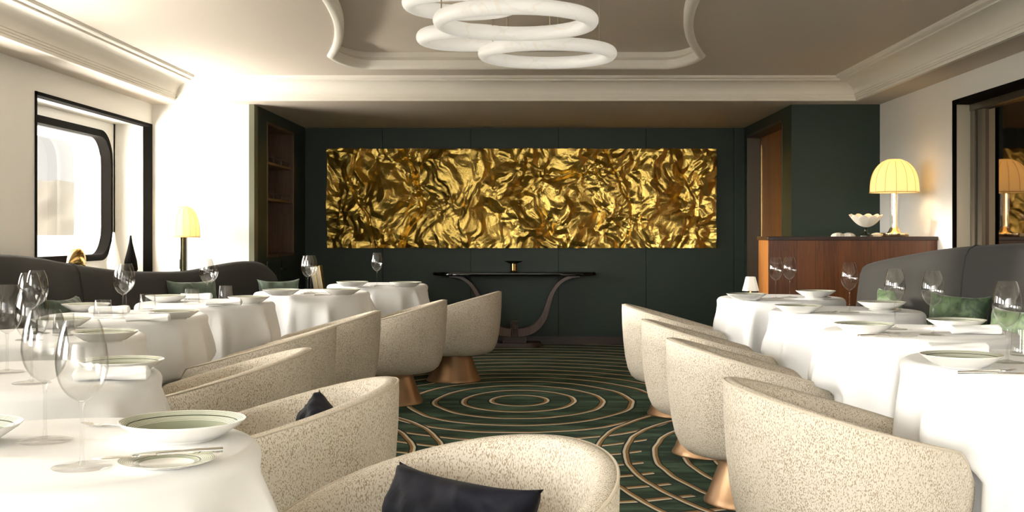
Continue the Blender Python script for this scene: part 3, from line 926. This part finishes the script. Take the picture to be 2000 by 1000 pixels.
# ------------------------------------------------------------------ sofas
def banquette(pts, side, name, label, seat_w=.40):
    """pts: (x, y, crest); side=+1 room lies to the right of increasing y"""
    y0 = pts[len(pts) // 2]
    t = empty(name, (y0[0], y0[1], 0)); tag(t, label, 'sofa')
    c = resample(pts, 90)
    def nrm(j):
        a, b_ = c[max(j - 1, 0)], c[min(j + 1, 89)]
        d_ = Vector((b_[0] - a[0], b_[1] - a[1])).normalized()
        return Vector((d_.y, -d_.x)) * side
    def sec(j):
        cr = c[j][2]
        return [(-.10, .05), (-.105, cr - .10), (-.085, cr - .03), (-.05, cr - .004), (-.012, cr), (.022, cr - .018), (.045, cr - .06),
                (.062, cr - .15), (.09, .60), (.105, .42), (.10, .30), (.10, .05)]
    def f(i, j):
        d_, z = sec(j)[i]; n_ = nrm(j)
        return (c[j][0] + n_.x * d_ - y0[0], c[j][1] + n_.y * d_ - y0[1], z)
    b = MB(); b.grid(f, 12, 90, wrap_u=True)
    b.f.append(tuple(range(12))); b.m.append(0); b.f.append(tuple(range(89 * 12, 90 * 12))); b.m.append(0)
    b.build('backrest', 'sofa', t, sharp=50)
    ssec = [(.09, .14), (seat_w, .14), (seat_w + .02, .18), (seat_w + .025, .38), (seat_w, .43), (seat_w - .05, .445), (.25, .45), (.11, .44)]
    def g_(i, j):
        d_, z = ssec[i]; n_ = nrm(j)
        return (c[j][0] + n_.x * d_ - y0[0], c[j][1] + n_.y * d_ - y0[1], z)
    b = MB(); b.grid(g_, 8, 90, wrap_u=True)
    b.f.append(tuple(range(8))); b.m.append(0); b.f.append(tuple(range(89 * 8, 90 * 8))); b.m.append(0)
    b.build('seat', 'sofa', t, sharp=50)
    psec = [(.0, 0), (seat_w - .04, 0), (seat_w - .04, .14), (.0, .14)]
    def p_(i, j):
        d_, z = psec[i]; n_ = nrm(j)
        return (c[j][0] + n_.x * d_ - y0[0], c[j][1] + n_.y * d_ - y0[1], z)
    b = MB(); b.grid(p_, 4, 90, wrap_u=True)
    b.f.append(tuple(range(4))); b.m.append(0); b.f.append(tuple(range(89 * 4, 90 * 4))); b.m.append(0)
    b.build('plinth', 'brown_base', t, sharp=50)
    def seam(v):
        j = int(v * 89); n_ = nrm(j); path = []
        for (d_, z) in sec(j)[3:10]:
            path.append((c[j][0] + n_.x * (d_ + .001) - y0[0], c[j][1] + n_.y * (d_ + .001) - y0[1], z + .001))
        return path
    return t, seam, c
LS = []
for px, py, Y in ((0, 497, 6.05), (75, 503, 6.65), (130, 513, 7.15), (225, 527, 7.8), (300, 530.5, 8.3), (370, 528, 8.75), (450, 513, 9.15), (490, 510, 9.35), (517, 516, 9.46)):
    LS.append((X_at(px, Y), Y, EYE - (py - 456) * Y / F))
LS = [(-1.95, 2.6, 1.04), (-2.42, 3.6, 1.05), (-2.72, 4.5, 1.05), (-2.83, 5.3, 1.05)] + LS + [(X_at(535, 9.54), 9.54, .83)]
t, seam, cc = banquette(LS, 1, 'banquette_sofa', 'long curving charcoal grey banquette along the left tables, under the window')
for yy in (7.25,):
    j = min(range(90), key=lambda k: abs(cc[k][1] - yy)) / 89
    MB().tube(seam(j), .006, 6).build('seam', 'sofa', t)
RS = []
for px, py, Y in ((2000, 475, 6.0), (1905, 480, 6.6), (1835, 487, 7.0), (1760, 500, 7.35), (1712, 510, 7.62), (1690, 517, 7.72)):
    RS.append((X_at(px, Y), Y, EYE - (py - 456) * Y / F))
RS = [(2.42, 2.8, 1.10), (2.47, 4.0, 1.10), (2.50, 5.0, 1.10)] + RS
t, seam, cc = banquette(RS, -1, 'banquette_sofa', 'high-backed charcoal grey banquette along the right tables, before the bar', .40)
j = min(range(90), key=lambda k: abs(cc[k][1] - 6.6)) / 89
MB().tube(seam(j), .006, 6).build('seam', 'sofa', t)

# ------------------------------------------------------------------ cushions
def cushion(name, loc, w_, h_, th, rot, material, label, cat='cushion', seed=0):
    b = MB(); n = 26
    def f(sgn):
        def g_(i, j):
            u = 2 * i / (n - 1) - 1; v = 2 * j / (n - 1) - 1
            e = (max(0, 1 - u ** 4) * max(0, 1 - v ** 4)) ** .5
            pin = 1 - .13 * (1 - abs(v) ** 3) * abs(u) ** 3
            pin2 = 1 - .13 * (1 - abs(u) ** 3) * abs(v) ** 3
            wr = .022 * noise.noise(Vector((u * 2.2 + seed, v * 2.2, sgn))) + .012 * noise.noise(Vector((u * 7 + v * 3, v * 2 + seed, sgn)))
            return (u * w_ / 2 * pin, sgn * (th / 2 * e ** .8 + wr * e), v * h_ / 2 * pin2 + h_ / 2)
        return g_
    b.grid(f(1), n, n); b.grid(f(-1), n, n)
    o = b.build(name, material, loc=loc, sharp=180)
    bmm = bmesh.new(); bmm.from_mesh(o.data); bmesh.ops.remove_doubles(bmm, verts=bmm.verts, dist=.0005)
    bmesh.ops.recalc_face_normals(bmm, faces=bmm.faces); bmm.to_mesh(o.data); bmm.free()
    o.rotation_euler = rot
    tag(o, label, cat)
    return o
# rotation: x = lean back, z = facing
def cush_at(px, py_bottom_z, Y, w_, h_, lean, rz, mt_, label, seed, roll=0, th=.13):
    return cushion('cushion', (X_at(px, Y), Y, py_bottom_z), w_, h_, th, (lean, roll, rz), mt_, label, seed=seed)
cush_at(146, .455, 6.52, .36, .36, -.30, radians(78), 'sage_velvet', 'dark sage cushion on the left sofa near the window', 1)
cush_at(388, .455, 8.42, .40, .38, -.28, radians(48), 'sage_velvet', 'dark sage cushion in the sofa bend below the amber lamp', 2)
cush_at(549, .455, 9.12, .34, .35, -.22, radians(28), 'sage_velvet', 'green cushion at the far end of the left sofa', 3)
cush_at(1752, .455, 7.25, .36, .38, -.26, radians(-52), 'green_velvet', 'shiny green cushion at the far end of the right sofa', 4, roll=-.08)
cush_at(1857, .455, 6.28, .35, .39, -.26, radians(-42), 'green_velvet', 'shiny green cushion in the middle of the right sofa', 5, roll=.05)
cush_at(1985, .455, 5.3, .40, .37, -.26, radians(-60), 'green_velvet', 'shiny green cushion at the right picture edge', 6)

# ------------------------------------------------------------------ tub chairs
def rimH(phi):
    a = abs(phi)
    h_ = .597 + .100 * cos(a)
    a0, a1 = radians(128), radians(158)
    if a > a0:
        t_ = min(1, (a - a0) / (a1 - a0)); t_ = t_ * t_ * (3 - 2 * t_)
        h0 = .597 + .100 * cos(a0)
        h_ = h0 * (1 - t_) + .395 * t_
    return h_
def planR(phi, k=1.0):
    # flat front
    r = .375 * k
    c_ = cos(phi)
    if c_ < 0:
        r = min(r, .325 * k / max(-c_, .05)) if -c_ * r > .325 * k else r
    return r
def make_chair():
    t = empty('tub_chair', (0, 0, 0))
    tag(t, '', 'armchair', 'cream tub chairs')
    N = 96
    def shell_prof(phi):
        H = rimH(phi); q = []
        Z0 = .215
        for fr, rk in ((0, .62), (.0, .70), (.022, .775), (.07, .845), (.16, .90), (.32, .945), (.52, .975), (.75, .995), (.93, 1.0)):
            q.append((rk, Z0 + (H - Z0) * fr))
        q += [(.998, H - .010), (.985, H - .001), (.955, H + .004), (.91, H + .003), (.872, H - .005), (.858, H - .022), (.85, max(.36, H - .10)), (.835, .38), (.80, .36), (0.0, .36)]
        return q
    b = MB()
    K = len(shell_prof(0))
    def f(i, j):
        phi = 2 * pi * i / N - pi
        rk, z = shell_prof(phi)[j]
        r = planR(phi) * rk
        return (r * cos(phi), r * sin(phi), z)
    b.grid(f, N, K, wrap_u=True)
    b.f.append(tuple(reversed(range(N)))); b.m.append(0)
    sh = b.build('shell', 'boucle', t, sharp=180)
    b = MB()
    b.tube([(planR(p) * .992 * cos(p), planR(p) * .992 * sin(p), rimH(p) - .002) for p in [2 * pi * i / 120 - pi for i in range(120)]], .0038, 6, closed=True)
    b.build('piping', 'piping', sh)
    b = MB()
    def s_(i, j):
        rk, z = [(.0, .36), (.78, .36), (.825, .375), (.835, .40), (.825, .43), (.78, .445), (.6, .452), (0, .455)][j]
        phi = 2 * pi * i / 48 - pi
        return (planR(phi) * rk * cos(phi), planR(phi) * rk * sin(phi), z)
    b.grid(s_, 48, 8, wrap_u=True)
    b.build('seat_cushion', 'boucle', t, sharp=60)
    MB().lathe([(.208, 0), (.214, .003), (.214, .010), (.200, .03), (.158, .14), (.142, .19), (.138, .217)], 56).build('foot', 'copper', t)
    return t
chairs = [  # x, y, back direction in degrees, label
    (-.20, 2.37, 38, 'cream tub chair holding a navy cushion at the bottom centre, nearest the camera'),
    (-.785, 3.60, 6, 'second cream tub chair of the left row, small navy cushion showing over its arm'),
    (-1.235, 4.56, 4, 'third cream tub chair of the left row, just behind the small navy cushion'),
    (-1.325, 5.68, -4, 'fourth cream tub chair of the left row, whose back edge stands left of the fifth'),
    (-1.26, 6.85, 0, 'fifth cream tub chair of the left row, between third and second from the back wall'),
    (-.955, 8.00, -2, 'cream tub chair second from the back wall in the left row, copper foot half seen'),
    (-.616, 9.22, -9, 'cream tub chair farthest along the left row, before the console table'),
    (.965, 3.62, 180, 'cream tub chair largest and nearest of the right row, at the lower right'),
    (.95, 5.05, 183, 'second cream tub chair of the right row, its copper foot glowing on the carpet'),
    (.945, 6.17, 182, 'third cream tub chair of the right row from the camera'),
    (.945, 7.50, 180, 'cream tub chair farthest along the right row, nearest the back wall'),
]
proto = make_chair()
for i, (x, y, a, lab) in enumerate(chairs):
    c_ = proto if i == 0 else clone(proto)
    c_.location = (x, y, 0); c_.rotation_euler = (0, 0, radians(a)); c_['label'] = lab
cushion('cushion', (-.205, 2.40, .415), .43, .25, .12, (-.42, .0, radians(-42)), 'navy_velvet', 'navy velvet cushion in the nearest tub chair at the bottom centre', seed=11)
cushion('cushion', (-.695, 3.62, .43), .30, .20, .10, (-.35, .35, radians(-60)), 'navy_velvet', 'navy velvet cushion peeping over the arm of the second left tub chair', seed=12)

# ------------------------------------------------------------------ tables and cloths
TL = [(-.905, 2.175), (-1.46, 3.33), (-1.93, 4.62), (-2.0, 5.78), (-1.895, 6.83), (-1.51, 8.07), (-1.215, 9.24)]
TR = [(1.56, 3.68), (1.57, 4.80), (1.625, 6.10), (1.55, 7.35)]
def cloth(x, y, seed, dents, R=.395, hem=.30):
    rnd = random.Random(seed)
    b = MB(); N = 144
    ph = [rnd.uniform(0, 6.28) for _ in range(5)]
    nf = rnd.choice([11, 12, 13])
    rows = []
    for k in range(5): rows.append((R * k / 4.0 * .93 + .001, .752, 0))
    for k in range(1, 7):
        a = pi / 2 * k / 6
        rows.append((R - .028 + .028 * sin(a), .752 - .028 * (1 - cos(a)), 0))
    nz = 20
    for k in range(1, nz + 1):
        s_ = k / nz
        rows.append((R + .045 * s_ ** .8, .724 - (.724 - hem) * s_, s_))
    def f(i, j):
        th = 2 * pi * i / N
        r, z, s_ = rows[j]
        if s_ > 0:
            w_ = sin(nf * th + ph[0] + .9 * sin(2 * th + ph[1])) + .45 * sin((nf + 5) * th + ph[2] + sin(3 * th + ph[3]))
            w_ = w_ * w_ * .8 if w_ > 0 else w_ * .45
            amp = .026 * min(1, s_ * 3.2) ** .9 + .012 * s_
            r += amp * w_ - .006
            z += .006 * sin(3 * th + ph[4]) * s_
            for (da, lim, hw, zt) in dents:
                dd = abs((th - da + pi) % (2 * pi) - pi)
                k_ = max(0, min(1, (radians(hw) - dd) / radians(20))); k_ = k_ * k_ * (3 - 2 * k_)
                kz = max(0, min(1, (zt - z) / .05)); kz = kz * kz * (3 - 2 * kz)
                tgt = lim + .2 * (r - R)
                if r > tgt: r = r + (tgt - r) * k_ * kz
        return (r * cos(th), r * sin(th), z)
    b.grid(f, N, len(rows), wrap_u=True)
    b.f.append(tuple(range(N))); b.m.append(0)
    return b.build('tablecloth', 'linen', loc=(x, y, 0), sharp=180)
names = {('L', 0): 'nearest table at lower left', ('L', 1): 'second table of the left row', ('L', 2): 'third table of the left row',
         ('L', 3): 'fourth table of the left row', ('L', 4): 'fifth table of the left row', ('L', 5): 'sixth table of the left row',
         ('L', 6): 'farthest table of the left row', ('R', 0): 'nearest table at the right edge', ('R', 1): 'second table of the right row',
         ('R', 2): 'third table of the right row', ('R', 3): 'farthest table of the right row'}
tproto = None
for side, T in (('L', TL), ('R', TR)):
    for i, (x, y) in enumerate(T):
        if tproto is None:
            tproto = empty('dining_table', (0, 0, 0))
            tag(tproto, '', 'table', 'round dining tables')
            MB().lathe([(.36, .715), (.372, .72), (.372, .744), (.36, .748)], 48).build('table_top', 'walnut_top', tproto)
            MB().lathe([(.030, .02), (.030, .715)], 20).build('pedestal', 'dark_post', tproto)
            MB().lathe([(.19, 0), (.19, .012), (.05, .03)], 36).build('base', 'dark_post', tproto)
            tt = tproto
        else: tt = clone(tproto)
        tt.location = (x, y, 0)
        tt['label'] = 'round table under a white cloth, the ' + names[(side, i)]
        near = min(chairs, key=lambda c_: (c_[0] - x) ** 2 + (c_[1] - y) ** 2)
        da = atan2(near[1] - y, near[0] - x)
        sofa_dir = pi if side == 'L' else 0
        dents = [(da, .255, 48, .475), (sofa_dir, .30, 48, .475)]
        for sg in (-1, 1):                       # where the chair's arm ends press the cloth
            aa = radians(near[2] + sg * 126)
            tx, ty = near[0] + .375 * cos(aa) - x, near[1] + .375 * sin(aa) - y
            dents.append((atan2(ty, tx), min(.40, sqrt(tx * tx + ty * ty) - .045), 28, .55))
        o = cloth(x, y, 10 * i + (3 if side == 'L' else 7), dents)
        tag(o, 'white linen cloth draped over the ' + names[(side, i)], 'tablecloth', 'white tablecloths')

# ------------------------------------------------------------------ tableware
TZ = .7525
def mk_wine():
    t = empty('wine_glass', (0, 0, 0)); tag(t, '', 'glass', 'wine glasses')
    pf = [(.004, .110), (.010, .114), (.024, .124), (.036, .142), (.0422, .164), (.0430, .184), (.0398, .210), (.0340, .234), (.0280, .250)]
    prof_ = resample(pf, 22)
    inner = [(max(r - .0011, .0004), z + .0008) for r, z in reversed(prof_[1:])]
    MB().lathe(prof_ + [(.0274, .2505)] + inner + [(0.0, .1125)], 40).build('bowl', 'glass', t, sharp=60)
    MB().lathe([(.006, .004), (.0042, .012), (.0034, .03), (.0032, .09), (.0042, .105), (.006, .112)], 14).build('stem', 'stem_glass', t, sharp=60)
    MB().lathe([(.049, 0), (.050, .0012), (.046, .0026), (.02, .0048), (.006, .009), (0, .010)], 40).build('foot', 'stem_glass', t, sharp=60)
    return t
def mk_tumbler():
    t = empty('tumbler', (0, 0, 0)); tag(t, '', 'glass', 'water tumblers')
    MB().lathe([(0, 0), (.040, 0), (.043, .002), (.043, .006), (.0365, .085), (.0355, .0855), (.0412, .010), (0, .010)], 36).build('wall', 'glass', t, sharp=60)
    return t
def mk_plate():
    b = MB()
    top = [(0, .008), (.060, .0085), (.066, .010), (.080, .018), (.100, .030), (.115, .0375), (.1185, .0390)]
    bot = [(.1190, .0375), (.112, .031), (.092, .018), (.074, .006), (.062, .004), (.060, 0), (.052, 0), (.050, .004), (0, .004)]
    pr_ = top + bot
    b.lathe(pr_, 72, mfun=lambda j: 0 if j < 6 else 1)
    o = b.build('dinner_plate', ['plate_face', 'porcelain'], sharp=60); tag(o, '', 'plate', 'green-ringed dinner plates')
    return o
def mk_small():
    b = MB()
    pr_ = [(0, .004), (.044, .0045), (.050, .007), (.070, .0095), (.081, .0120), (.0825, .0115), (.079, .0095), (.056, .0045), (.046, .002), (.044, 0), (.038, 0), (.036, .002), (0, .002)]
    b.lathe(pr_, 64, mfun=lambda j: 0 if j < 4 else 1)
    o = b.build('side_plate', ['small_plate_face', 'porcelain'], sharp=60); tag(o, '', 'plate', 'side plates')
    return o
def mk_napkin():
    b = MB()
    def f(i, j):
        u = j / 30; a = 2 * pi * i / 28
        x = (u - .5) * .20
        e = min(1, min(u, 1 - u) * 18) ** .5
        fold = 1 + .16 * sin(2 * a + 1.2 * sin(u * 5)) + .07 * sin(5 * a + u * 7)
        ry, rz = .030 * fold, .017 * fold
        if j in (0, 30): ry *= .55; rz *= .55
        ry *= (.8 + .2 * e); rz *= (.8 + .2 * e)
        zz = .017 + rz * sin(a)
        return (x, ry * cos(a) + .006 * sin(u * 4), max(zz, .0) + .002)
    b.grid(f, 28, 31, wrap_u=True)
    b.f += [tuple(range(28)), tuple(range(30 * 28, 31 * 28))]; b.m += [0, 0]
    o = b.build('rolled_napkin', 'linen', sharp=50); tag(o, '', 'napkin', 'rolled white napkins')
    return o
def mk_fork():
    b = MB()
    b.tube([(-.09, 0, .002), (-.05, 0, .004), (0, 0, .005), (.035, 0, .006), (.045, 0, .004)], [.0042, .003, .002, .002, .003], 8)
    b.lathe([(0, .002), (.011, .003), (.011, .005), (0, .006)], 14, (.052, 0))
    for y in (-.0085, -.003, .003, .0085):
        b.tube([(.055, y * .8, .004), (.07, y, .003), (.092, y, .007)], [.0016, .0014, .0008], 6)
    o = b.build('fork', 'silver', sharp=60); tag(o, '', 'cutlery', 'forks'); return o
def mk_knife():
    b = MB()
    b.tube([(-.10, 0, .004), (-.06, 0, .005), (0, 0, .0045), (.012, 0, .004)], [.0048, .0045, .003, .0028], 8)
    def f(i, j):
        u = j / 12; x = .01 + u * .105
        w_ = .008 * (1 - .3 * abs(u - .5)) * (1 if u < .85 else max(.1, (1 - u) / .15))
        return (x, (-w_, w_, w_ * .9, -w_ * .9)[i], (.003, .003, .0045, .0045)[i])
    b.grid(f, 4, 13, wrap_u=True); b.f += [(0, 1, 2, 3), (48, 49, 50, 51)]; b.m += [0, 0]
    o = b.build('knife', 'silver', sharp=60); tag(o, '', 'cutlery', 'knives'); return o
MK = dict(wine=mk_wine, tumbler=mk_tumbler, plate=mk_plate, small=mk_small, napkin=mk_napkin, fork=mk_fork, knife=mk_knife)
PROTO = {}
def put(kind, px, py, label, rz=0, z=TZ, loc=None, rx=0, ry=0):
    if kind not in PROTO: o = PROTO[kind] = MK[kind]()
    else: o = clone(PROTO[kind])
    o.location = loc or at(px, py, z); o.rotation_euler = (rx, ry, radians(rz)); o['label'] = label
    return o
N_ = names
L = lambda i: N_[('L', i)]
R = lambda i: N_[('R', i)]
# left row
put('wine', 160, 912, 'front wine glass beside the small plate on the ' + L(0))
put('wine', 88, 861, 'wine glass behind the front one on the ' + L(0))
put('plate', 357, 858, 'green-ringed dinner plate in the foreground near the edge of the ' + L(0))
sp1 = put('small', 326, 909, 'small green-ringed side plate under a butter knife on the ' + L(0))
pk = at(326, 909, TZ)
put('knife', 0, 0, 'butter knife lying across the small green plate on the ' + L(0), rz=196, loc=(pk[0] - .012, pk[1] + .018, TZ + .0125), ry=.02)
put('plate', -88, 868, 'green-ringed plate cut by the left picture edge on the ' + L(0))
put('fork', 235, 836, 'fork tip showing behind the big plate on the ' + L(0), rz=160)
put('wine', 14, 727, 'left wine glass cut by the picture edge on the ' + L(1))
put('wine', 62, 748, 'wine glass behind the two foreground ones on the ' + L(1))
put('plate', 236, 729, 'green-ringed dinner plate on the ' + L(1))
put('napkin', 219, 743, 'rolled white napkin beside the plate on the ' + L(1), rz=8)
put('wine', 57, 664, 'left of two overlapping wine glasses on the ' + L(2))
put('wine', 72, 651, 'right of two overlapping wine glasses on the ' + L(2))
put('tumbler', 125, 655, 'water tumbler on the ' + L(2))
put('plate', 205, 667, 'dinner plate nearest the aisle on the ' + L(2))
put('plate', 120, 640, 'dinner plate on the sofa side of the ' + L(2))
put('tumbler', 201, 621, 'water tumbler left of the wine glass on the ' + L(3))
put('wine', 240, 622, 'wine glass left of the others on the ' + L(3))
put('wine', 246, 615, 'wine glass tucked behind its twin on the ' + L(3))
put('napkin', 214, 612, 'rolled napkin behind the tumbler on the ' + L(3), rz=4)
put('plate', 338, 623, 'dinner plate nearest the aisle on the ' + L(3))
put('napkin', 290, 629, 'rolled napkin in front of the dinner plate on the ' + L(3), rz=2)
put('plate', 196, 608, 'dinner plate on the sofa side of the ' + L(3), loc=at(168, 608, TZ))
put('tumbler', 288, 607, 'water tumbler right of the wine glasses on the ' + L(3))
put('tumbler', 375, 594, 'left water tumbler on the ' + L(4))
put('tumbler', 441, 586, 'right water tumbler on the ' + L(4))
put('wine', 404, 591, 'left of the two wine glasses on the ' + L(4))
put('wine', 412, 588, 'right of the two wine glasses on the ' + L(4))
put('plate', 325, 590, 'dinner plate on the sofa side of the ' + L(4))
put('napkin', 383, 585, 'rolled napkin near the sofa on the ' + L(4), rz=-3)
put('napkin', 437, 597, 'rolled napkin on the aisle side of the ' + L(4), rz=6)
put('plate', 486, 592, 'dinner plate nearest the aisle on the ' + L(4))
put('plate', 549, 577, 'dinner plate on the sofa side of the ' + L(5))
put('wine', 601, 574, 'left of the two wine glasses on the ' + L(5))
put('wine', 607, 572, 'right of the two wine glasses on the ' + L(5))
put('plate', 668, 576, 'dinner plate nearest the aisle on the ' + L(5))
put('fork', 620, 574, 'fork beside the glasses on the ' + L(5), rz=20)
put('knife', 645, 577, 'knife beside the aisle-side plate on the ' + L(5), rz=10)
put('plate', 688, 560, 'dinner plate left of the wine glass on the ' + L(6))
put('wine', 736, 558, 'only wine glass on the ' + L(6))
put('plate', 792, 561, 'dinner plate right of the wine glass on the ' + L(6))
put('fork', 752, 559, 'fork between glass and plate on the ' + L(6), rz=30)
# right row
put('plate', 1458, 586, 'dinner plate at the aisle side of the ' + R(3))
put('wine', 1515, 583, 'left of the two wine glasses on the ' + R(3))
put('wine', 1542, 581, 'right of the two wine glasses on the ' + R(3))
put('plate', 1592, 0, 'dinner plate at the sofa side of the ' + R(3), loc=at(1593, 580, TZ + .013))
put('small', 1592, 0, 'side plate under the sofa-side dinner plate of the ' + R(3), loc=at(1597, 584, TZ))
put('fork', 1500, 584, 'fork beside the aisle-side plate of the ' + R(3), rz=20)
put('plate', 1560, 611, 'dinner plate at the aisle side of the ' + R(2))
put('wine', 1659, 610, 'only wine glass on the ' + R(2))
put('plate', 1721, 0, 'dinner plate at the sofa side of the ' + R(2), loc=at(1722, 604, TZ + .013))
put('small', 1721, 0, 'side plate under the sofa-side dinner plate of the ' + R(2), loc=at(1728, 609, TZ))
put('fork', 1606, 611, 'fork beside the aisle-side plate of the ' + R(2), rz=25)
put('plate', 1688, 650, 'dinner plate at the aisle side of the ' + R(1))
put('wine', 1748, 643, 'left of the two wine glasses on the ' + R(1))
put('wine', 1822, 654, 'right of the two wine glasses on the ' + R(1))
put('plate', 1893, 0, 'dinner plate behind the napkin on the ' + R(1), loc=at(1868, 642, TZ))
put('napkin', 1905, 653, 'rolled white napkin in front of the plate on the ' + R(1), rz=-3)
put('fork', 1716, 655, 'fork in front of the aisle-side plate on the ' + R(1), rz=16)
put('knife', 1732, 658, 'knife in front of the aisle-side plate on the ' + R(1), rz=-4)
put('plate', 1878, 717, 'dinner plate with a dark green line on the ' + R(0))
put('wine', 1967, 708, 'only wine glass on the ' + R(0))
put('tumbler', 2000, 694, 'fluted tumbler cut by the right picture edge on the ' + R(0))
put('napkin', 1870, 691, 'rolled white napkin behind the plate on the ' + R(0), rz=-4)
put('fork', 1928, 727, 'fork in front of the plate on the ' + R(0), rz=14)
put('knife', 1942, 731, 'knife in front of the plate on the ' + R(0), rz=-6)

# ------------------------------------------------------------------ small things
# leaning menu holder beyond the sixth table
bx0 = X_at(622, 9.55)
t = empty('side_table', (bx0, 9.68, 0)); tag(t, 'small dark stand behind the sixth left table under the gilt-edged books', 'side table')
MB().box(-.16, .16, -.12, .12, .66, .69).build('table_top', 'walnut_top', t, sharp=20)
for sx in (-.14, .14):
    for sy in (-.10, .10):
        MB().box(sx - .012, sx + .012, sy - .012, sy + .012, 0, .66).build('leg', 'walnut_top', t, sharp=20)
for i, (dx, lab) in enumerate(((-.028, 'pale upright menu book behind the sixth left table'), (.012, 'gilt-edged upright menu book behind the sixth left table'))):
    k = empty('menu_book', (bx0 + dx - .0, 9.66, .69)); k.rotation_euler = (0, -.16, 0)
    tag(k, lab, 'book', 'menu books on the dark stand')
    MB().box(-.018, .014, -.06, .06, .002, .195).build('pages', 'pages', k, sharp=20)
    MB().box(.014, .019, -.062, .062, 0, .20).build('cover', 'brass', k, sharp=20)

# things on the window sill
t = empty('sill_ornament', (-3.36, 8.68, OZ0 + .024)); tag(t, 'gold twisted ornament on the window sill behind the sofa', 'ornament')
b = MB()
def orn(i, j):
    a = 2 * pi * i / 30; s_ = j / 18
    r = (.075 * sin(pi * min(1, s_ * 1.02)) ** .7 + .004) * (1 + .22 * sin(5 * a + s_ * 6))
    return ((s_ - .5) * .05 + r * .5 * cos(a), (s_ - .5) * .22 + .0, .085 + r * sin(a) + .05 * sin(s_ * 3))
b.grid(orn, 30, 19, wrap_u=True)
b.build('body', 'brass', t, sharp=180)
MB().box(-.05, .05, -.08, .08, 0, .02).build('base', 'dark_post', t, sharp=20)
t = empty('sill_vase', (-3.42, 9.62, OZ0 + .024)); tag(t, 'white tapered vase with narrow neck in the window corner', 'vase')
MB().lathe([(.05, 0), (.060, .02), (.055, .10), (.035, .18), (.016, .26), (.008, .33), (.006, .335)], 28).build('body', 'porcelain', t)
t = empty('sill_vase', (-3.33, 9.76, OZ0 + .024)); tag(t, 'black tapered vase beside the white one in the window corner', 'vase')
MB().lathe([(.045, 0), (.058, .03), (.050, .10), (.030, .18), (.014, .25), (.006, .31)], 28).build('body', 'black_frame', t)
